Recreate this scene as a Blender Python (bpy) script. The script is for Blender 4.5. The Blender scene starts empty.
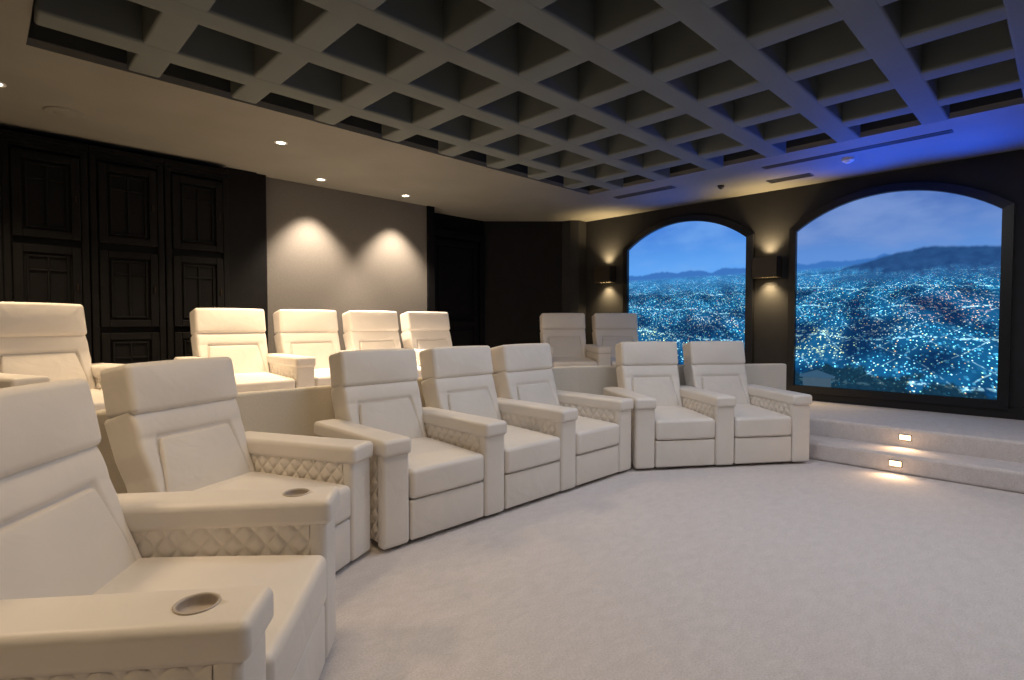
import bpy, bmesh, math, random
from mathutils import Matrix, Vector
random.seed(4)
scn=bpy.context.scene
scn.view_settings.view_transform='Standard'
scn.view_settings.look='None'
COL=scn.collection
# ------------------------------------------------------------ materials
def mat(name, col, rough=.5, metal=0, noise=None, bump=None, emis=None, emis_s=0, sheen=0, spec=None, wrinkle=None):
    m=bpy.data.materials.new(name); m.use_nodes=True
    nt=m.node_tree; b=nt.nodes['Principled BSDF']
    b.inputs['Base Color'].default_value=(*col,1); b.inputs['Roughness'].default_value=rough
    b.inputs['Metallic'].default_value=metal
    if spec is not None: b.inputs['Specular IOR Level'].default_value=spec
    if sheen: b.inputs['Sheen Weight'].default_value=sheen
    tc=nt.nodes.new('ShaderNodeTexCoord')
    if noise:
        sc,amt,det=noise
        n=nt.nodes.new('ShaderNodeTexNoise'); n.inputs['Scale'].default_value=sc; n.inputs['Detail'].default_value=det
        nt.links.new(tc.outputs['Object'],n.inputs['Vector'])
        r=nt.nodes.new('ShaderNodeValToRGB')
        r.color_ramp.elements[0].position=.3; r.color_ramp.elements[1].position=.7
        r.color_ramp.elements[0].color=(*[c*(1-amt) for c in col],1)
        r.color_ramp.elements[1].color=(*[min(1,c*(1+amt)) for c in col],1)
        nt.links.new(n.outputs['Fac'],r.inputs['Fac']); nt.links.new(r.outputs['Color'],b.inputs['Base Color'])
    prev=None
    for spec_ in (wrinkle,bump):
        if not spec_: continue
        sc,st,dist=spec_
        n=nt.nodes.new('ShaderNodeTexNoise'); n.inputs['Scale'].default_value=sc; n.inputs['Detail'].default_value=4
        if spec_ is wrinkle: n.inputs['Distortion'].default_value=1.2; n.inputs['Detail'].default_value=2
        nt.links.new(tc.outputs['Object'],n.inputs['Vector'])
        bp=nt.nodes.new('ShaderNodeBump'); bp.inputs['Strength'].default_value=st; bp.inputs['Distance'].default_value=dist
        nt.links.new(n.outputs['Fac'],bp.inputs['Height'])
        if prev: nt.links.new(prev.outputs['Normal'],bp.inputs['Normal'])
        prev=bp
    if prev: nt.links.new(prev.outputs['Normal'],b.inputs['Normal'])
    if emis:
        b.inputs['Emission Color'].default_value=(*emis,1); b.inputs['Emission Strength'].default_value=emis_s
    return m
LEATHER=mat('cream_leather',(.745,.70,.645),.42,noise=(3,.04,3),bump=(60,.12,.004),wrinkle=(4.5,.24,.028))
LUMBAR=mat('cream_leather_panel',(.71,.665,.61),.5,noise=(3,.04,3),bump=(60,.12,.004),wrinkle=(5,.28,.028))
PLINTH=mat('dark_plinth',(.03,.028,.025),.7)
CUP=mat('cup_holder_taupe',(.42,.36,.31),.5,metal=0)
CUPRIM=mat('cup_rim',(.50,.44,.38),.35,metal=.1)
SEAM=mat('leather_seam',(.30,.27,.235),.6)
WALL=mat('charcoal_wall',(.016,.016,.018),.85,noise=(5,.15,3),bump=(80,.1,.003))
WALLD=mat('deep_charcoal_wall',(.010,.010,.011),.9,noise=(5,.15,3),spec=.2)
PANEL=mat('taupe_fabric',(.115,.106,.096),.9,noise=(120,.12,3),bump=(220,.25,.002))
EBONY=mat('ebony_wood',(.0044,.0041,.0042),.6,noise=(14,.3,5),bump=(30,.1,.002),spec=.15)
DOORM=mat('black_door_paint',(.0035,.0035,.0045),.9,noise=(10,.2,3),spec=.1)
KNEE=mat('cream_upholstered_riser',(.72,.67,.58),.8,noise=(90,.04,3),bump=(200,.2,.003))
CEIL=mat('taupe_plaster',(.185,.178,.154),.75,noise=(2,.06,4),bump=(40,.08,.004))
BEAM=mat('plaster_beam',(.120,.136,.128),.8,noise=(2,.06,4),bump=(40,.08,.004))
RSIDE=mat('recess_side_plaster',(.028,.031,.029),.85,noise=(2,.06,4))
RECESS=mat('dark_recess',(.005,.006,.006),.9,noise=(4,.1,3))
BLACK=mat('black_metal',(.006,.006,.007),.4,noise=(10,.1,2))
SHADE=mat('sconce_shade_bronze',(.030,.022,.014),.45,noise=(10,.1,2))
DARKGREY=mat('dark_grey_vent',(.05,.05,.048),.6)
WHITEP=mat('white_plastic',(.7,.7,.7),.5)
BRONZE=mat('bronze',(.05,.035,.025),.5,metal=.9)
LAMP=mat('lamp_lens',(1,1,1),.5,emis=(1,.86,.66),emis_s=14)
SLAMP=mat('sconce_lens',(1,1,1),.5,emis=(1,.70,.30),emis_s=7)
STLAMP=mat('step_lens',(1,1,1),.5,emis=(1,.66,.32),emis_s=3.2)
# carpet
def carpet():
    m=mat('carpet',(.50,.47,.455),.95,sheen=.12)
    nt=m.node_tree; b=nt.nodes['Principled BSDF']; tc=nt.nodes['Texture Coordinate']
    a=nt.nodes.new('ShaderNodeTexNoise'); a.inputs['Scale'].default_value=115; a.inputs['Detail'].default_value=4
    c=nt.nodes.new('ShaderNodeTexNoise'); c.inputs['Scale'].default_value=11.0; c.inputs['Detail'].default_value=7; c.inputs['Distortion'].default_value=.6
    mp=nt.nodes.new('ShaderNodeMapping'); mp.inputs['Scale'].default_value=(1,1.8,1); mp.inputs['Rotation'].default_value=(0,0,.5)
    nt.links.new(tc.outputs['Object'],a.inputs['Vector']); nt.links.new(tc.outputs['Object'],mp.inputs['Vector']); nt.links.new(mp.outputs[0],c.inputs['Vector'])
    mx=nt.nodes.new('ShaderNodeMath'); mx.operation='MULTIPLY_ADD'; mx.inputs[1].default_value=.68
    nt.links.new(a.outputs['Fac'],mx.inputs[0])
    m2=nt.nodes.new('ShaderNodeMath'); m2.operation='MULTIPLY'; m2.inputs[1].default_value=.32
    nt.links.new(c.outputs['Fac'],m2.inputs[0]); nt.links.new(m2.outputs[0],mx.inputs[2])
    r=nt.nodes.new('ShaderNodeValToRGB'); r.color_ramp.elements[0].position=.36; r.color_ramp.elements[1].position=.64
    r.color_ramp.elements[0].color=(.53,.493,.48,1); r.color_ramp.elements[1].color=(.665,.622,.61,1)
    nt.links.new(mx.outputs[0],r.inputs['Fac']); nt.links.new(r.outputs['Color'],b.inputs['Base Color'])
    bp=nt.nodes.new('ShaderNodeBump'); bp.inputs['Strength'].default_value=.35; bp.inputs['Distance'].default_value=.008
    nt.links.new(mx.outputs[0],bp.inputs['Height']); nt.links.new(bp.outputs['Normal'],b.inputs['Normal'])
    return m
CARPET=carpet()

# ------------------------------------------------------------ mesh builder
class MB:
    def __init__(s): s.v=[]; s.f=[]; s.m=[]
    def add(s,vs,fs,M=None,mi=0):
        o=len(s.v)
        for v in vs:
            v=Vector(v); s.v.append(tuple(M@v if M else v))
        for f in fs: s.f.append(tuple(i+o for i in f)); s.m.append(mi)
    def pad(s,c,h,r,n=(4,4,4),deform=None,M=None,mi=0,cs=3):
        r=min(r,min(h)*.999)
        def samp(hh,k):
            inner=[-(hh-r)+2*(hh-r)*i/k for i in range(k+1)]
            ex=[r*math.tan(math.pi/4*j/cs) for j in range(1,cs+1)]
            return [-(hh-r)-e for e in reversed(ex)]+inner+[(hh-r)+e for e in ex]
        S=[samp(h[i],n[i]) for i in range(3)]
        idx={}; vs=[]; fs=[]
        def vid(p):
            k=tuple(round(x,6) for x in p)
            if k in idx: return idx[k]
            cl=[max(-(h[i]-r),min(h[i]-r,p[i])) for i in range(3)]
            d=Vector([p[i]-cl[i] for i in range(3)])
            if d.length>1e-9: d=d.normalized()*r
            q=Vector(cl)+d
            if deform: q=Vector(deform(q.x,q.y,q.z))
            q=q+Vector(c)
            idx[k]=len(vs); vs.append(q); return idx[k]
        for ax in range(3):
            a,b=(ax+1)%3,(ax+2)%3
            for sg in (-1,1):
                A,B=S[a],S[b]
                for i in range(len(A)-1):
                    for j in range(len(B)-1):
                        q=[]
                        for (ii,jj) in ((i,j),(i+1,j),(i+1,j+1),(i,j+1)):
                            p=[0,0,0]; p[ax]=sg*h[ax]; p[a]=A[ii]; p[b]=B[jj]; q.append(vid(p))
                        if sg<0: q.reverse()
                        fs.append(q)
        s.add(vs,fs,M,mi)
    def box(s,a,b,M=None,mi=0):
        x0,y0,z0=a; x1,y1,z1=b
        vs=[(x0,y0,z0),(x1,y0,z0),(x1,y1,z0),(x0,y1,z0),(x0,y0,z1),(x1,y0,z1),(x1,y1,z1),(x0,y1,z1)]
        fs=[(3,2,1,0),(4,5,6,7),(0,1,5,4),(1,2,6,5),(2,3,7,6),(3,0,4,7)]
        s.add(vs,fs,M,mi)
    def prism(s,poly,z0,z1,M=None,mi=0):
        n=len(poly); vs=[(x,y,z0) for x,y in poly]+[(x,y,z1) for x,y in poly]
        fs=[tuple(reversed(range(n))),tuple(range(n,2*n))]+[(i,(i+1)%n,(i+1)%n+n,i+n) for i in range(n)]
        s.add(vs,fs,M,mi)
    def lathe(s,prof,M=None,mi=0,n=32):
        vs=[];fs=[]
        for r,z in prof:
            for i in range(n):
                a=2*math.pi*i/n; vs.append((r*math.cos(a),r*math.sin(a),z))
        for k in range(len(prof)-1):
            for i in range(n):
                j=(i+1)%n; fs.append((k*n+i,k*n+j,(k+1)*n+j,(k+1)*n+i))
        s.add(vs,fs,M,mi)
    def mesh(s,name,mats,smooth=True):
        me=bpy.data.meshes.new(name); me.from_pydata(s.v,[],s.f)
        for m in (mats if isinstance(mats,list) else [mats]): me.materials.append(m)
        for p,mi in zip(me.polygons,s.m): p.material_index=mi; p.use_smooth=smooth
        me.update()
        return me
def obj(name,me,loc=(0,0,0),rz=0,parent=None,**props):
    o=bpy.data.objects.new(name,me); COL.objects.link(o)
    o.location=loc; o.rotation_euler=(0,0,rz)
    if parent: o.parent=parent
    for k,v in props.items(): o[k]=v
    return o
def empty(name,loc,rz=0,**p):
    o=obj(name,None,loc,rz,**p); o.empty_display_size=.2; return o
def bevel(o,w=.01,seg=2):
    b=o.modifiers.new('bevel','BEVEL'); b.width=w; b.segments=seg; b.limit_method='ANGLE'; return o
def struct(name,mb,m,smooth=False): return obj(name,mb.mesh(name,m,smooth),kind='structure')

# ------------------------------------------------------------ room
ZC=3.125; XS=7.67; YB=6.95; XL=-2.5; YF=-3.0; ZP=.35
b=MB(); b.box((XL-.2,YF-.2,-.12),(XS+.2,7.6,0)); struct('floor',b,CARPET)
b=MB(); b.box((XL-.15,YB,0),(5.0,YB+.5,ZC+.05)); struct('wall_back',b,WALL)
b=MB(); b.box((5.0,7.2,0),(6.38,7.45,ZC+.05)); struct('wall_alcove',b,DOORM)
b=MB(); b.prism([(6.35,7.2),(7.37,6.22),(7.6,6.45),(6.55,7.45)],0,ZC+.05); struct('wall_corner',b,WALLD)
b=MB(); b.prism([(7.33,6.26),(7.36,6.10),(7.46,5.99),(7.85,5.99),(7.85,6.5),(7.6,6.45)],0,ZC+.05); struct('wall_corner_return',b,WALL)
b=MB(); b.box((XS,YF-.15,0),(XS+.15,6.04,ZC+.05)); struct('wall_right',b,WALL)
b=MB(); b.box((XL-.15,YF-.15,0),(XL,YB,ZC+.05)); struct('wall_left',b,WALL)
b=MB(); b.box((XL,YF-.15,0),(XS,YF,ZC+.05)); struct('wall_front',b,WALL)
# ceiling with recess
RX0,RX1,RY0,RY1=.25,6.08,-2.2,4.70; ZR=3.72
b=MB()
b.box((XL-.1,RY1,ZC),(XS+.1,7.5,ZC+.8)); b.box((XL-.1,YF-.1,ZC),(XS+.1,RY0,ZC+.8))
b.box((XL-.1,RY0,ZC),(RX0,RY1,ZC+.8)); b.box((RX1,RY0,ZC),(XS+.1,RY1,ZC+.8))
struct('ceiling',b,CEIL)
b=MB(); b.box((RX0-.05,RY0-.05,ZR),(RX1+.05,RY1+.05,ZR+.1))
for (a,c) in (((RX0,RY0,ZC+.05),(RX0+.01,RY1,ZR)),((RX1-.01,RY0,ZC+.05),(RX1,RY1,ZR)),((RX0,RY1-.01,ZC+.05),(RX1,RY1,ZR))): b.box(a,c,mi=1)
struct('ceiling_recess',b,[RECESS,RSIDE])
k=1
bw=.098
YBE=[4.16-.66*i for i in range(10)]
XBE=[.86+.66*i for i in range(8)]
for y in YBE:
    if y<RY0+.1: continue
    b=MB(); x0,x1=RX0+.012,RX1-.10
    b.pad(((x0+x1)/2,y,3.335),((x1-x0)/2,bw,.25),.020,(1,1,1)); struct('trim_%d'%k,b,BEAM,True); k+=1
for x in XBE:
    b=MB(); y0,y1=RY0+.012,RY1-.12
    b.pad((x,(y0+y1)/2,3.338),(bw,(y1-y0)/2,.25),.020,(1,1,1)); struct('trim_%d'%k,b,BEAM,True); k+=1

# ------------------------------------------------------------ platform / knee wall / steps
corners=[(-2.5,-.12),(.655,3.96),(4.60,3.96),(6.78,2.34)]
def rounded(P,d=.45,n=7):
    out=[Vector(P[0])]
    for i in range(1,len(P)-1):
        c=Vector(P[i]); a=c+(Vector(P[i-1])-c).normalized()*d; e=c+(Vector(P[i+1])-c).normalized()*d
        for t in range(n+1):
            t/=n; out.append(a*(1-t)**2+c*2*t*(1-t)+e*t*t)
    out.append(Vector(P[-1])); return out
line=rounded(corners)
def offs(L,d):
    o=[]
    for i,p in enumerate(L):
        t=(L[min(i+1,len(L)-1)]-L[max(i-1,0)]).normalized(); nrm=Vector((-t.y,t.x)); o.append(p+nrm*d)
    return o
A=offs(line,-.04); B=offs(line,.05)
b=MB(); b.prism([tuple(p) for p in A]+[tuple(p) for p in reversed(B)],0,.87)
kw=struct('wall_knee',b,KNEE); bevel(kw,.02,3)
plat=[(XS,YF),(XS,6.04),(7.42,6.1),(7.36,6.2),(6.36,7.19),(5.02,7.19),(5.0,YB),(XL,YB)]+[tuple(p) for p in line[:-1]]
plat+=[(6.40,2.62),(6.25,2.38),(6.25,YF)]
b=MB(); b.prism(list(reversed(plat)),0,ZP)
me=b.mesh('floor_platform',CARPET,False)
bm=bmesh.new(); bm.from_mesh(me); bmesh.ops.recalc_face_normals(bm,faces=bm.faces)
es=[e for e in bm.edges if all(abs(v.co.x-6.25)<.01 and v.co.z>.3 for v in e.verts)]
bmesh.ops.bevel(bm,geom=es,offset=.03,segments=4,affect='EDGES',profile=.5)
bmesh.ops.triangulate(bm,faces=[f for f in bm.faces if len(f.verts)>4]); bm.to_mesh(me); bm.free()
obj('floor_platform',me,kind='structure')
b=MB(); b.prism([(5.85,YF),(6.26,YF),(6.26,2.36),(5.85,1.80)],0,.175)
st=struct('floor_step',b,CARPET); bevel(st,.03,4)

# ------------------------------------------------------------ back wall lit panel, alcove trims
b=MB(); b.box((2.50,6.88,ZP),(4.90,6.96,ZC)); struct('wall_panel',b,PANEL)
b=MB(); b.box((4.90,6.84,ZP),(5.02,7.0,ZC)); struct('trim_40',b,DOORM)
b=MB(); b.box((2.38,6.80,ZP),(2.50,7.0,ZC)); struct('trim_41',b,EBONY)
def panel_door(w,h,rows,cols=1,t=.04,rail=.09):
    """stile-and-rail door facing -y, origin bottom centre"""
    mb=MB(); mb.box((-w/2,0,0),(w/2,t,h))
    def fr(x0,x1,z0,z1,dep): mb.pad(((x0+x1)/2,-dep/2,(z0+z1)/2),((x1-x0)/2,dep/2+.004,(z1-z0)/2),.006,(1,1,1),cs=1)
    fr(-w/2,-w/2+rail,0,h,.03); fr(w/2-rail,w/2,0,h,.03)
    zs=[0]
    for r_ in rows: zs.append(zs[-1]+r_*h)
    for z in zs:
        a=max(0,z-rail/2); e=min(h,z+rail/2)
        if z==0:e=rail
        if abs(z-h)<1e-6:a=h-rail
        fr(-w/2+rail,w/2-rail,a,e,.03)
    for z0,z1 in zip(zs[:-1],zs[1:]):
        cw=(w-2*rail)/cols
        for c in range(cols):
            x0=-w/2+rail+c*cw
            a=z0+rail*.9; e=z1-rail*.9
            mb.pad((x0+cw/2,-.008,(a+e)/2),(cw/2-.03,.012,(e-a)/2-.03),.010,(1,1,1),cs=1)
            if cols>1 and c: fr(x0-.015,x0+.015,z0,z1,.026)
    return mb
def mullion_door(w,h):
    """dark door with a moulded frame and a window-like mullioned centre"""
    mb=MB(); mb.box((-w/2,0,0),(w/2,.02,h))
    def fr(x0,x1,z0,z1,dep): mb.pad(((x0+x1)/2,-dep/2,(z0+z1)/2),((x1-x0)/2,dep/2+.004,(z1-z0)/2),.006,(1,1,1),cs=1)
    for m_,wd,dep in ((0,.07,.030),(.09,.02,.018)):
        fr(-w/2+m_,-w/2+m_+wd,m_,h-m_,dep); fr(w/2-m_-wd,w/2-m_,m_,h-m_,dep)
        fr(-w/2+m_+wd,w/2-m_-wd,m_,m_+wd,dep); fr(-w/2+m_+wd,w/2-m_-wd,h-m_-wd,h-m_,dep)
    fr(-.010,.010,.11,h-.11,.016); fr(-w/2+.11,w/2-.11,h*.70-.01,h*.70+.01,.016)
    return mb
cab_x=[-.78,-.15,.47,1.10,1.73]
for i,x in enumerate(cab_x):
    W=.62
    c=empty('built_in_cabinet',(x,6.925,ZP),label='ebony wood built-in cabinet with mullioned panel doors',category='cabinet',group='ebony built-in cabinets along the wall')
    mb=MB(); mb.box((-W/2,-.20,0),(W/2,0,2.66)); mb.pad((-W/2+.03,-.215,1.33),(.03,.03,1.33),.01,(1,1,1),cs=1); mb.pad((W/2-.03,-.215,1.33),(.03,.03,1.33),.01,(1,1,1),cs=1)
    obj('body',mb.mesh('cabinet_body',EBONY,False),parent=c)
    mb=MB()
    for j,(dz,dd) in enumerate([(0,.24),(.035,.27),(.07,.30)]): mb.box((-W/2,-dd,2.60+dz),(W/2,0,2.64+dz))
    obj('crown_molding',mb.mesh('crown',EBONY,False),parent=c)
    for z0,h in ((.06,.84),(.96,.76),(1.79,.78)):
        dm=mullion_door(W-.13,h)
        d=obj('door',dm.mesh('cabinet_door',EBONY,False),(0,-.225,z0),parent=c)
        hb=MB(); hb.pad((W/2-.10,-.045,h/2),(.006,.010,.035),.005,(1,1,1))
        obj('handle',hb.mesh('cabinet_handle',BRONZE),parent=d)
b=MB(); b.box((2.05,6.76,ZP),(2.38,6.97,ZC)); struct('trim_42',b,EBONY)
d=obj('door_1',panel_door(.95,2.35,[.42,.58]).mesh('door_1',DOORM,False),(5.66,7.15,ZP),kind='structure')
b=MB()
for sx in (-1,1): b.pad((sx*.60,0,1.22),(.05,.03,1.22),.01,(1,1,1),cs=1)
b.pad((0,0,2.46),(.66,.035,.06),.01,(1,1,1),cs=1)
me=b.mesh('door_trim',DOORM,False)
obj('trim_43',me,(5.66,7.17,ZP),0,kind='structure')

# ------------------------------------------------------------ screens
def city_material(name,seed,hill,cloudy):
    m=bpy.data.materials.new(name); m.use_nodes=True; nt=m.node_tree
    for n in list(nt.nodes): nt.nodes.remove(n)
    L=nt.links; N=nt.nodes.new
    out=N('ShaderNodeOutputMaterial'); em=N('ShaderNodeEmission'); L.new(em.outputs[0],out.inputs[0])
    uv=N('ShaderNodeUVMap'); sep=N('ShaderNodeSeparateXYZ'); L.new(uv.outputs[0],sep.inputs[0])
    U,V=sep.outputs[0],sep.outputs[1]
    def M(op,a,b_=None,c=None,clamp=False):
        n=N('ShaderNodeMath'); n.operation=op; n.use_clamp=clamp
        for i,x in enumerate((a,b_,c)):
            if x is None: continue
            if isinstance(x,(int,float)): n.inputs[i].default_value=x
            else: L.new(x,n.inputs[i])
        return n.outputs[0]
    def comb(x,y,z=0.):
        n=N('ShaderNodeCombineXYZ')
        for i,q in enumerate((x,y,z)):
            if isinstance(q,(int,float)): n.inputs[i].default_value=q
            else: L.new(q,n.inputs[i])
        return n.outputs[0]
    def noise(vec,sc,det=4):
        n=N('ShaderNodeTexNoise'); n.inputs['Scale'].default_value=sc; n.inputs['Detail'].default_value=det; L.new(vec,n.inputs['Vector']); return n.outputs['Fac']
    def mix(f,a,b_):
        n=N('ShaderNodeMix'); n.data_type='RGBA'
        for i,x in ((0,f),(6,a),(7,b_)):
            if isinstance(x,(int,float)): n.inputs[i].default_value=x
            elif isinstance(x,tuple): n.inputs[i].default_value=(*x,1)
            else: L.new(x,n.inputs[i])
        return n.outputs[2]
    def scale(col,f):
        n=N('ShaderNodeVectorMath'); n.operation='SCALE'; L.new(col,n.inputs[0])
        if isinstance(f,(int,float)): n.inputs[3].default_value=f
        else: L.new(f,n.inputs[3])
        return n.outputs[0]
    def addc(a,b_):
        n=N('ShaderNodeVectorMath'); n.operation='ADD'; L.new(a,n.inputs[0]); L.new(b_,n.inputs[1]); return n.outputs[0]
    def rgb(c):
        n=N('ShaderNodeRGB'); n.outputs[0].default_value=(*c,1); return n.outputs[0]
    def step(x,e0,e1):
        n=N('ShaderNodeMapRange'); n.interpolation_type='SMOOTHSTEP'; L.new(x,n.inputs[0]); n.inputs[1].default_value=e0; n.inputs[2].default_value=e1; return n.outputs[0]
    HZ=.655
    cl=noise(comb(M('MULTIPLY',U,1.2),M('MULTIPLY',V,3.2),seed),1.7,4)
    skyt=step(V,HZ,1.0)
    if hill:
        sky=mix(skyt,(.10,.24,.58),(.045,.115,.38)); cc=(.16,.26,.54)
    else:
        sky=mix(skyt,(.10,.32,.76),(.05,.18,.58)); cc=(.15,.34,.72)
    sky=mix(M('MULTIPLY',step(cl,.34,.72),cloudy),sky,cc)
    q=M('SUBTRACT',HZ,V)
    qq=M('ADD',M('MAXIMUM',q,0.),.08)
    ly=M('MULTIPLY',M('LOGARITHM',qq,2.718),7.)
    lx=M('DIVIDE',M('MULTIPLY',M('SUBTRACT',U,.5),7.),M('POWER',qq,.65))
    base=noise(comb(M('MULTIPLY',lx,.8),ly,seed+3),.42,4)
    dist=step(base,.34,.60)
    city=mix(dist,(.003,.024,.085),(.008,.10,.25))
    total=city
    # quarters lit amber, orange or green instead of cyan: the tint is applied to the lamps only
    def reg(u0,ur,v0,vr):
        a_=M('SUBTRACT',1.,M('ABSOLUTE',M('DIVIDE',M('SUBTRACT',U,u0),ur)),None,True)
        b__=M('SUBTRACT',1.,M('ABSOLUTE',M('DIVIDE',M('SUBTRACT',V,v0),vr)),None,True)
        w_=M('MULTIPLY',noise(comb(M('MULTIPLY',U,14.),M('MULTIPLY',V,26.),seed),1.,4),.9)
        return step(M('MULTIPLY',M('MULTIPLY',a_,b__),M('ADD',w_,.35)),.18,.48)
    if hill:
        tints=((reg(.80,.42,.42,.14),(1.,.42,.15),.70),(reg(.14,.36,.24,.16),(.85,.95,.28),.75),(reg(.48,.25,.33,.09),(1.,.80,.35),.5))
    else:
        tints=((reg(.20,.50,.20,.20),(.80,.98,.28),.85),(reg(.72,.35,.36,.10),(1.,.78,.38),.45))
    def tint(c):
        for r_,cc2,am in tints: c=mix(M('MULTIPLY',r_,am),c,cc2)
        return c
    for k_,(sc,thr,st_) in enumerate(((3.0,.50,.40),(4.8,.50,.55))):
        vo=N('ShaderNodeTexVoronoi'); vo.distance='CHEBYCHEV'; vo.inputs['Scale'].default_value=sc; vo.inputs['Randomness'].default_value=.7
        L.new(comb(M('ADD',lx,3.3*k_),M('MULTIPLY',ly,1.15),0.),vo.inputs['Vector'])
        s2=N('ShaderNodeSeparateColor'); L.new(vo.outputs['Color'],s2.inputs[0])
        on=M('MULTIPLY',M('GREATER_THAN',s2.outputs[0],thr),M('SUBTRACT',1.,step(vo.outputs['Distance'],.24,.32)))
        total=addc(total,scale(tint(rgb((.10,.55,.80))),M('MULTIPLY',M('MULTIPLY',on,s2.outputs[1]),M('MULTIPLY',M('ADD',dist,.35),st_))))
    for ang,per,st_ in ((1.05,1.35,.45),(2.25,1.7,.38),(1.62,2.9,.75)):
        ca,sa=math.cos(ang),math.sin(ang)
        cc_=M('ADD',M('ADD',M('MULTIPLY',lx,ca),M('MULTIPLY',ly,sa)),M('MULTIPLY',noise(comb(lx,ly,seed),.18,1),2.0))
        ln=M('ABSOLUTE',M('SUBTRACT',M('FRACT',M('DIVIDE',cc_,per)),.5))
        ln=M('SUBTRACT',1.,step(ln,.006,.035))
        br=step(noise(comb(lx,ly,seed+5),4.2,3),.44,.60)
        total=addc(total,scale(rgb((.50,.92,1)),M('MULTIPLY',M('MULTIPLY',ln,br),M('MULTIPLY',M('ADD',dist,.22),st_))))
    for k_,(sc,th,strg,thr) in enumerate(((2.2,.13,2.5,.60),(3.6,.22,2.4,.36),(5.2,.31,2.2,.28))):
        vo=N('ShaderNodeTexVoronoi'); vo.inputs['Scale'].default_value=sc; vo.inputs['Randomness'].default_value=.95
        ca,sa=math.cos(.45+.3*k_),math.sin(.45+.3*k_)
        rx=M('ADD',M('MULTIPLY',lx,1.1*ca),M('MULTIPLY',ly,1.2*sa)); ry=M('SUBTRACT',M('MULTIPLY',ly,1.2*ca),M('MULTIPLY',lx,1.1*sa))
        L.new(comb(rx,ry,0.),vo.inputs['Vector'])
        dot=M('SUBTRACT',1.,step(vo.outputs['Distance'],.04,th))
        s2=N('ShaderNodeSeparateColor'); L.new(vo.outputs['Color'],s2.inputs[0])
        on=M('GREATER_THAN',s2.outputs[0],thr)
        cr=N('ShaderNodeValToRGB'); cr.color_ramp.interpolation='CONSTANT'
        els=[(0,(.08,.60,1.0)),(.24,(.2,.88,1)),(.48,(.62,1,1)),(.68,(.35,1,.6)),(.80,(1,.95,.35)),(.94,(1,.55,.16)),(.985,(.95,.15,.12))]
        e=cr.color_ramp.elements
        e[0].position=0; e[0].color=(*els[0][1],1); e[1].position=els[1][0]; e[1].color=(*els[1][1],1)
        for p,c in els[2:]:
            x=e.new(p); x.color=(*c,1)
        L.new(s2.outputs[1],cr.inputs[0])
        f=M('MULTIPLY',M('MULTIPLY',dot,on),M('MULTIPLY',M('ADD',dist,.26),strg))
        total=addc(total,scale(tint(cr.outputs[0]),f))
    hz=M('SUBTRACT',1.,step(q,0.0,.16))
    total=mix(M('MULTIPLY',hz,.45),total,(.06,.32,.76))
    fg=M('SUBTRACT',1.,step(M('ADD',M('SUBTRACT',V,M('MULTIPLY',M('SUBTRACT',.5,U),.10)),M('MULTIPLY',noise(comb(U,V,seed),7.,9),.34)),.215,.25))
    total=mix(M('MULTIPLY',fg,.93),total,mix(noise(comb(U,V,4.),40.,5),(.001,.008,.02),(.012,.045,.075)))
    if hill:
        ru=M('ABSOLUTE',M('SUBTRACT',U,.13))
        roof=M('MULTIPLY',M('SUBTRACT',1.,step(M('ADD',V,M('MULTIPLY',ru,.30)),.088,.094)),M('MULTIPLY',step(V,.045,.05),M('SUBTRACT',1.,step(ru,.10,.106))))
        total=mix(M('MULTIPLY',roof,.9),total,(.035,.09,.16))
        wall=M('MULTIPLY',M('SUBTRACT',1.,step(V,.045,.05)),M('SUBTRACT',1.,step(ru,.08,.086)))
        total=mix(M('MULTIPLY',wall,.9),total,(.05,.09,.13))
    col=mix(step(V,HZ-.004,HZ+.004),total,sky)
    hn=noise(comb(U,0.,seed+11),5.,5)
    far=M('ADD',HZ-.03,M('MULTIPLY',hn,.11))
    col=mix(M('MULTIPLY',step(M('SUBTRACT',far,V),-.008,.008),step(V,HZ-.03,HZ-.0)),col,(.04,.15,.44))
    if hill:
        g=step(U,.10,.66)
        bmp=M('POWER',2.718,M('MULTIPLY',M('POWER',M('SUBTRACT',U,.70),2.),-26.))
        h=M('ADD',M('ADD',HZ-.034,M('MULTIPLY',bmp,.024)),M('ADD',M('MULTIPLY',g,.070),M('MULTIPLY',M('SUBTRACT',noise(comb(U,0.,3.3),7.,6),.5),.05)))
        tex=mix(noise(comb(U,M('MULTIPLY',V,1.8),1.),16.,7),(.006,.03,.11),(.03,.10,.27))
        lo=M('SUBTRACT',HZ-.03,M('MULTIPLY',g,.045))
        msk=M('MULTIPLY',step(M('SUBTRACT',h,V),-.008,.010),step(M('SUBTRACT',M('ADD',V,M('MULTIPLY',M('SUBTRACT',noise(comb(U,V,2.),22.,5),.5),.14)),lo),-.045,.045))
        col=mix(msk,col,tex)
    L.new(col,em.inputs[0]); em.inputs[1].default_value=1.2
    return m
def arch_pts(a,z0,zs,za,n=24,off=0):
    s=za-zs; R=(a*a+s*s)/(2*s); cz=za-R; R+=off
    th=math.asin(min(1,(a+off)/R))
    pts=[(-a-off,z0-off)]
    for i in range(n+1):
        t=-th+2*th*i/n; pts.append((R*math.sin(t),cz+R*math.cos(t)))
    pts.append((a+off,z0-off)); return pts
def spot(name,loc,e,col,ang=100,blend=1,size=.05,parent=None,rot=(0,0,0)):
    l=bpy.data.lights.new(name,'SPOT'); l.energy=e; l.color=col; l.spot_size=math.radians(ang); l.spot_blend=blend; l.shadow_soft_size=size
    o=bpy.data.objects.new(name,l); COL.objects.link(o); o.location=loc; o.rotation_euler=rot
    if parent: o.parent=parent
    return o
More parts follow.
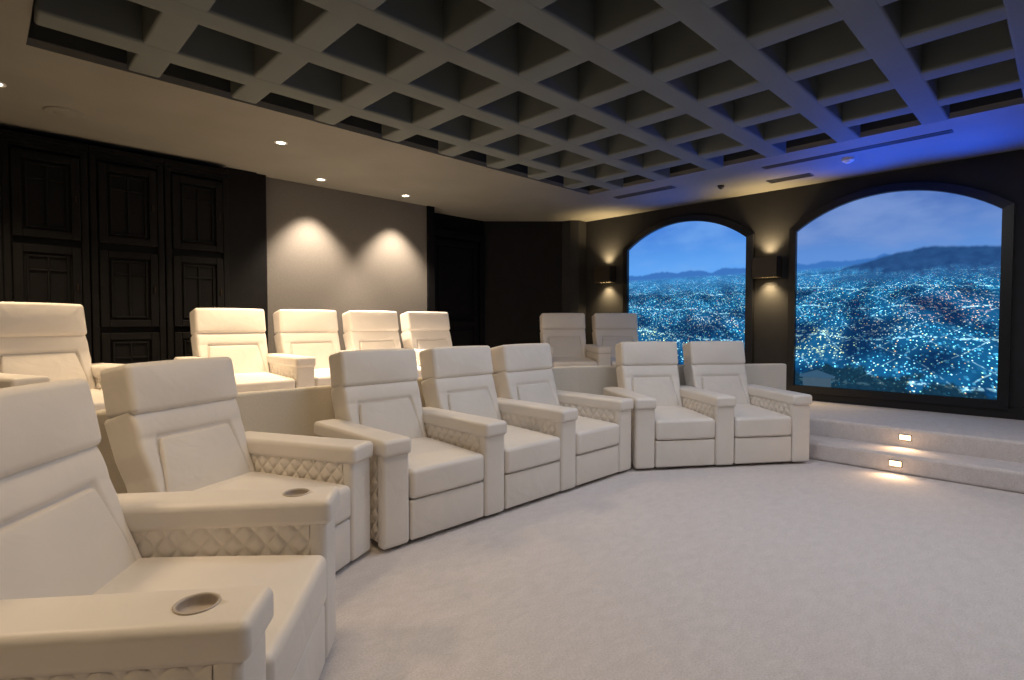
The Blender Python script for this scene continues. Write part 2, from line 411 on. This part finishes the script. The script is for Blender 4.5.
def screen(yc,a,mt,label,glow,gy):
    z0,zs,za=.54,2.53,2.87
    e=empty('arched_video_screen',(XS,yc,0),label=label,category='screen')
    p=arch_pts(a,z0,zs,za)
    me=bpy.data.meshes.new('display'); me.from_pydata([(-.03,y,z) for y,z in p],[],[tuple(range(len(p)))])
    uvl=me.uv_layers.new(name='UVMap')
    for lp in me.loops:
        v=me.vertices[lp.vertex_index].co; uvl.data[lp.index].uv=((a-v.y)/(2*a),(v.z-z0)/(za-z0))
    me.materials.append(mt); me.update()
    if me.polygons[0].normal.x>0: me.flip_normals()
    obj('display',me,parent=e)
    inn=arch_pts(a,z0,zs,za,off=-.001); out=arch_pts(a,z0,zs,za,off=.09)
    mb=MB(); n=len(inn)
    vs=[(-.09,y,z) for y,z in inn]+[(-.07,y,z) for y,z in out]+[(-.0,y,z) for y,z in out]+[(-.0,y,z) for y,z in inn]
    fs=[]
    for i in range(n):
        j=(i+1)%n
        for k_ in range(4):
            k2=(k_+1)%4; fs.append((k_*n+i,k_*n+j,k2*n+j,k2*n+i))
    mb.add(vs,fs)
    me=mb.mesh('frame',BLACK,False)
    bm=bmesh.new(); bm.from_mesh(me); bmesh.ops.recalc_face_normals(bm,faces=bm.faces); bm.to_mesh(me); bm.free()
    obj('frame',me,parent=e)
    for yy in gy:
        spot('added_blue_spill',(-.22,yy,2.20),glow/len(gy),(.0,.085,1),112,1,.15,e,(0,math.radians(138),0))  # extra blue spot added to strengthen the display's spill on the ceiling
screen(1.515,.995,city_material('city_dusk_hill',2.0,True,.9),'arched display of a city at dusk below a dark mountain',230,(.2,-.8))
screen(4.115,.965,city_material('city_dusk_valley',9.0,False,.7),'arched display of city lights and pale blue dusk sky',22,(0,))
b=MB(); b.box((XS-.03,YF,ZP),(XS,6.03,ZP+.12)); struct('baseboard_right',b,BLACK)

# ------------------------------------------------------------ lights
WARM=(1,.74,.46); NEUT=(.84,.89,1.0)
ring=MB(); ring.lathe([(.062,0),(.062,-.006),(.045,-.008),(.040,-.002)]); ring=ring.mesh('trim_ring',WHITEP)
lens=MB(); lens.lathe([(.040,-.003),(.02,-.0035),(.0005,-.004)]); lens=lens.mesh('lens',LAMP)
def downlight(x,y,e,col=WARM,ang=95,z=ZC,blend=1,size=.06):
    f=empty('recessed_downlight',(x,y,z),label='small round recessed ceiling downlight, lit warm',category='light',group='recessed ceiling downlights')
    obj('trim_ring',ring,parent=f); obj('lens',lens,parent=f)
    spot('downlight_beam',(0,0,-.03),e,col,ang,blend,size,f)
downlight(2.16,5.47,330,WARM,112)
downlight(.12,5.6,270,WARM,112)
downlight(3.06,6.52,500,(1,.80,.60),86,ZC,.65,.04)
downlight(4.29,6.52,500,(1,.80,.60),86,ZC,.65,.04)
downlight(-.5,3.0,180,WARM,116,ZC,1,.25)  # unseen downlight, added for warm light on the nearest chairs
downlight(-1.0,.4,125,WARM,122,ZC,1,.25)  # unseen too, added behind the camera as warm fill
def soft(x,y,e,c,s=.7):
    l=bpy.data.lights.new('ceiling_fill','AREA'); l.shape='DISK'; l.size=s; l.energy=e; l.color=c  # fill light added below the beams, with no fixture of its own
    o=bpy.data.objects.new('ceiling_fill',l); COL.objects.link(o); o.location=(x,y,3.065)
soft(3.66,4.35,20,WARM)
for x,y,e,c in ((.9,1.9,20,WARM),(2.96,2.15,14,NEUT),(4.36,1.8,15,NEUT),(2.96,.05,20,NEUT),(4.36,-.65,16,(.98,.94,.94)),(5.3,.2,13,(1,.90,.82))):
    soft(x,y,e,c)
# ------------------------------------------------------------ ceiling devices
def disc(name,x,y,r,m,label,cat,h=.012):
    mb=MB(); mb.lathe([(r,0),(r,-h*.6),(r*.9,-h),(r*.3,-h*1.1),(.0005,-h*1.1)]); mb.lathe([(r*.55,-h*1.12),(r*.5,-h*1.5),(.0005,-h*1.6)])
    return obj(name,mb.mesh(name,m),(x,y,ZC),label=label,category=cat)
disc('ceiling_speaker',.55,5.97,.14,CEIL,'round flush ceiling speaker grille painted taupe','speaker')
disc('smoke_detector',6.75,1.72,.06,WHITEP,'small round white smoke detector','smoke detector',.03)
disc('ceiling_sensor',6.9,3.2,.04,DARKGREY,'small dark round ceiling sensor','sensor',.03)
def vent(x,y,lx,ly,label):
    mb=MB(); mb.box((-lx/2,-ly/2,-.008),(lx/2,-ly/2+.012,0)); mb.box((-lx/2,ly/2-.012,-.008),(lx/2,ly/2,0)); mb.box((-lx/2,-ly/2,-.008),(-lx/2+.012,ly/2,0)); mb.box((lx/2-.012,-ly/2,-.008),(lx/2,ly/2,0))
    n=6
    for i in range(n):
        if lx>ly: yy=-ly/2+ly*(i+.5)/n; mb.box((-lx/2,yy-.003,-.006),(lx/2,yy+.003,-.001))
        else: xx=-lx/2+lx*(i+.5)/n; mb.box((xx-.003,-ly/2,-.006),(xx+.003,ly/2,-.001))
    return obj('air_vent',mb.mesh('air_vent',DARKGREY,False),(x,y,ZC),label=label,category='vent')
vent(6.47,1.65,.10,1.7,'long narrow linear ceiling air slot')
vent(6.50,4.1,.14,.9,'dark slatted ceiling air vent')
vent(7.15,2.45,.16,.5,'small slatted ceiling air vent')
# ------------------------------------------------------------ sconces
def sconce(y,z):
    e=empty('wall_sconce',(XS,y,z),label='dark box up-and-down wall sconce, glowing warm',category='wall lamp',group='wall sconces beside the screens')
    mb=MB(); mb.box((-.02,-.06,-.08),(0,.06,.08)); mb.box((-.05,-.03,-.03),(-.02,.03,.03)); obj('backplate',mb.mesh('backplate',BLACK,False),parent=e)
    mb=MB(); W_,D0,D1,H_=.165,-.20,-.05,.135; t=.008
    mb.box((D0,-W_,-H_),(D0+t,W_,H_)); mb.box((D1-t,-W_,-H_),(D1,W_,H_)); mb.box((D0,-W_,-H_),(D1,-W_+t,H_)); mb.box((D0,W_-t,-H_),(D1,W_,H_))
    obj('lamp_shade',mb.mesh('shade',SHADE,False),parent=e)
    mb=MB(); mb.pad((-.125,0,0),(.04,.12,.128),.02,(1,1,1)); obj('bulb',mb.mesh('bulb',SLAMP),parent=e)
    c=(1,.72,.36)
    spot('sconce_up',(-.08,0,.145),80,c,115,1,.05,e,(math.pi,0,0))
    spot('sconce_down',(-.08,0,-.145),85,c,115,1,.05,e)
sconce(5.50,2.16); sconce(2.86,2.09)
def steplight(x,y,z):
    e=empty('step_light',(x,y,z),label='small recessed step light glowing warm on carpeted riser',category='light',group='step lights')
    mb=MB(); mb.box((-.008,-.05,-.028),(0,.05,.028)); obj('housing',mb.mesh('housing',BRONZE,False),parent=e)
    mb=MB(); mb.pad((-.010,0,0),(.006,.045,.023),.005,(1,1,1)); obj('lens',mb.mesh('lens_step',STLAMP),parent=e)
    spot('step_beam',(-.07,0,.02),6,(1,.64,.34),170,1,.04,e,(0,math.radians(60),0))
steplight(6.25,1.07,.265); steplight(5.85,1.07,.09); 

# ------------------------------------------------------------ recliner
def chair_meshes(w):
    R={}
    sx=w/2-.098
    def puffz(hx,hy,amt):
        def f(x,y,z):
            if z>0: z+=amt*(1-(x/hx)**2)*(1-(y/hy)**2)+.012*(y/hy)
            if y<-.3: y-=.006*max(0,1-(x/hx)**2)
            return (x,y,z)
        return f
    def puffy(hx,hz,amt):
        def f(x,y,z):
            if y<0: y-=amt*max(0,1-(x/hx)**2)*max(0,1-(z/hz)**2)
            return (x,y,z)
        return f
    mb=MB(); mb.box((-sx,.08,.025),(sx,.80,.32)); mb.box((-sx+.02,.10,0),(sx-.02,.78,.025),mi=1)
    R['base']=mb.mesh('base',[LEATHER,PLINTH],False)
    mb=MB(); mb.pad((0,.345,.376),(sx-.003,.355,.098),.030,(8,8,2),puffz(sx,.355,.022),cs=4)
    R['seat']=mb.mesh('seat',LEATHER)
    mb=MB()
    mb.pad((0,.045,.150),(sx-.004,.045,.122),.016,(6,1,4),puffy(sx,.122,.006))
    R['footrest']=mb.mesh('footrest',LEATHER)
    th=math.radians(21)
    Mb=Matrix.Translation((0,.675,.355))@Matrix.Rotation(-th,4,'X')
    bx=sx+.020
    def wid(x,y,z):
        t=max(0,min(1,(z+.05)/.12)); return (x*(1-.05*(1-t)),y,z)
    mb=MB()
    hb_,ht_,v0,v1=bx-.048,bx-.108,.06,.425
    def wid2(x,y,z):
        q=wid(x,y,z); v=z+.30; hw=hb_+(ht_-hb_)*(v-v0)/(v1-v0)
        if y<-.06:
            dd=max(abs(x)-hw, v0-v, v-v1)
            y+=.022*max(0,1-abs(dd-.002)/.018)
            if v>.43: y-=.008*max(0,1-((v-.50)/.07)**2)
        return (q[0],y,z)
    mb.pad((0,.040,.30),(bx,.105,.295),.025,(70,2,50),wid2,Mb)
    R['backrest']=mb.mesh('backrest',LEATHER)
    mb=MB()
    hv=(v1-v0)/2
    def trap(x,y,z):
        x*=((hb_+ht_)/2+(ht_-hb_)/2*(z/hv))/hb_
        if y<0: y-=.014*max(0,1-(x/hb_)**2)**.6*max(0,1-(z/hv)**2)**.6
        return (x,y,z)
    mb.pad((0,-.038,(v0+v1)/2),(hb_-.002,.028,hv-.002),.015,(12,1,10),trap,Mb,cs=4)
    R['lumbar_cushion']=mb.mesh('lumbar_cushion',LUMBAR)
    mb=MB()
    Mh=Mb@Matrix.Translation((0,0,.572))@Matrix.Rotation(math.radians(10),4,'X')
    def hd(x,y,z):
        if y<0: y-=.013*max(0,1-(x/bx)**2)*max(0,1-(z/.12)**2)
        if z>0: z-=.005*(x/bx)**2
        return (x,y,z)
    mb.pad((0,.012,.126),(bx+.003,.106,.130),.030,(10,2,5),hd,Mh,cs=4)
    R['headrest']=mb.mesh('headrest',LEATHER)
    return R
def quilt(mb,sgn,y0,y1,z1,nzc,x):
    """raised diamonds; vertices are laid out so the stitched seams run exactly along mesh edges"""
    n=14; cy,cz=.080,.094
    dy,dz=cy/n,cz/n
    ny=int((y1-y0)/dy); nz=int(nzc*n); vs=[];fs=[]
    for i in range(ny+1):
        for j in range(nz+1):
            a=(i+j)%n/n; c=(i-j)%n/n
            pa=1-abs(2*a-1)**3.0; pc=1-abs(2*c-1)**3.0
            h=.0100*(pa*pc)**.85
            vs.append((sgn*(x+h),y0+i*dy,z1-j*dz))
    for i in range(ny):
        for j in range(nz):
            v00=i*(nz+1)+j; v10=(i+1)*(nz+1)+j; v11=v10+1; v01=v00+1
            if (i+j+1)%n==0: T=[(v00,v10,v01),(v10,v11,v01)]
            else: T=[(v00,v10,v11),(v00,v11,v01)]
            for t in T: fs.append(t if sgn<0 else tuple(reversed(t)))
    mb.add(vs,fs)
mb=MB()
mb.pad((0,.47,.30),(.078,.42,.27),.012,(1,1,1))
def post(x,y,z):
    if y<0: y-=.003*(1-(x/.095)**2)
    return (x,y,z)
mb.pad((0,.034,.300),(.094,.036,.290),.024,(4,2,6),post,cs=4)
quilt(mb,1,.060,.888,.578,5.7,.084); quilt(mb,-1,.060,.888,.578,5.7,.084)
ARM=mb.mesh('armrest',LEATHER)
mb=MB()
def capd(x,y,z):
    if z>0: z+=.003*(1-(x/.1)**2)
    return (x,y,z)
mb.pad((0,.440,.604),(.102,.463,.050),.027,(6,20,2),capd,cs=5)
CAP=mb.mesh('arm_pad',LEATHER); PLAINCAP=CAP
cyl=MB(); prof=[(.0005,.615),(.0455,.615),(.0455,.72),(.0005,.72)]
cyl.lathe(prof,Matrix.Translation((0,.13,0)))
cme=cyl.mesh('bore',LEATHER)
bm=bmesh.new(); bm.from_mesh(cme); bmesh.ops.remove_doubles(bm,verts=bm.verts,dist=.0011); bmesh.ops.recalc_face_normals(bm,faces=bm.faces); bm.to_mesh(cme); bm.free()
t1=bpy.data.objects.new('tmp_pad',CAP); t2=bpy.data.objects.new('tmp_bore',cme); COL.objects.link(t1); COL.objects.link(t2)
md=t1.modifiers.new('b','BOOLEAN'); md.object=t2; md.operation='DIFFERENCE'; md.solver='EXACT'
bpy.context.view_layer.update()
CAP2=bpy.data.meshes.new_from_object(t1.evaluated_get(bpy.context.evaluated_depsgraph_get())); CAP2.name='arm_pad_bored'
bpy.data.objects.remove(t1); bpy.data.objects.remove(t2)
if len(CAP2.polygons)>200: CAP=CAP2
mb=MB(); mb.lathe([(.052,-.003),(.052,.003),(.049,.005),(.045,.003),(.0445,-.003)],mi=1); mb.lathe([(.0448,-.001),(.0435,-.016),(.040,-.022),(.0005,-.023)],mi=0)
CUPM=mb.mesh('cup_holder',[CUP,CUPRIM])
cache={}
def recliner(cx,cy,ang,w,z,left,right,label,group,cups=False):
    key=round(w,3)
    if key not in cache: cache[key]=chair_meshes(w)
    e=empty('recliner_chair',(cx,cy,z),ang,label=label,category='armchair',group=group)
    for nme,me in cache[key].items(): obj(nme,me,parent=e)
    for s_,on in ((-1,left),(1,right)):
        if not on: continue
        a=obj('armrest',ARM,(s_*w/2,0,.012),parent=e)
        obj('arm_pad',CAP if cups else PLAINCAP,parent=a)
        if cups: obj('cup_holder',CUPM,(0,.13,.6565),parent=a)
    return e
FR='front row of cream leather recliners'; BR='back row of cream leather recliners on the platform'
LF='cream leather recliner with diamond-quilted arms in the front row'
LB='cream leather recliner on the raised platform before dark wall'
def row(p0,ang,w,z,flags,label,group,cups=False):
    dx,dy=math.cos(ang),math.sin(ang)
    for i,(l,r) in enumerate(flags):
        cx=p0[0]+dx*w*(i+.5); cy=p0[1]+dy*w*(i+.5)
        recliner(cx,cy,ang,w,z,l,r,label,group,cups)
row((.465,1.385),math.atan2(.79,.61),.87,0,[(1,1)],'cream leather recliner with quilted arms and round cup holders',FR,True)
aB=math.radians(27)
recliner(1.530-.40*math.cos(aB),2.79-.40*math.sin(aB),aB,.80,0,0,1,LF,FR,False)
row((1.740,2.76),0,.793,0,[(1,1),(0,1),(0,1)],LF,FR)
row((4.30,2.67),math.radians(-35),.785,0,[(1,1),(0,1)],'cream leather recliner beside the carpeted steps',FR)
row((1.44,5.20),0,.825,ZP,[(1,1),(0,1),(0,1),(0,1)],LB,BR)
recliner(.60,4.60,math.radians(22),.83,ZP,1,1,LB,BR)
row((5.56,5.03),math.radians(-38),.83,ZP,[(1,1),(0,1)],'cream leather recliner in shadow near the screen wall',BR)

# ------------------------------------------------------------ world & camera
w=bpy.data.worlds.new('World'); scn.world=w; w.use_nodes=True
w.node_tree.nodes['Background'].inputs[0].default_value=(.02,.025,.04,1)
w.node_tree.nodes['Background'].inputs[1].default_value=.3
cam=bpy.data.cameras.new('Camera'); co=bpy.data.objects.new('Camera',cam); COL.objects.link(co)
cam.sensor_width=36; cam.lens=545/1024*36; cam.clip_start=.05
co.location=(0,0,1.35)
co.rotation_euler=(math.radians(90-1.8),0,math.radians(45.7-90))
scn.camera=co
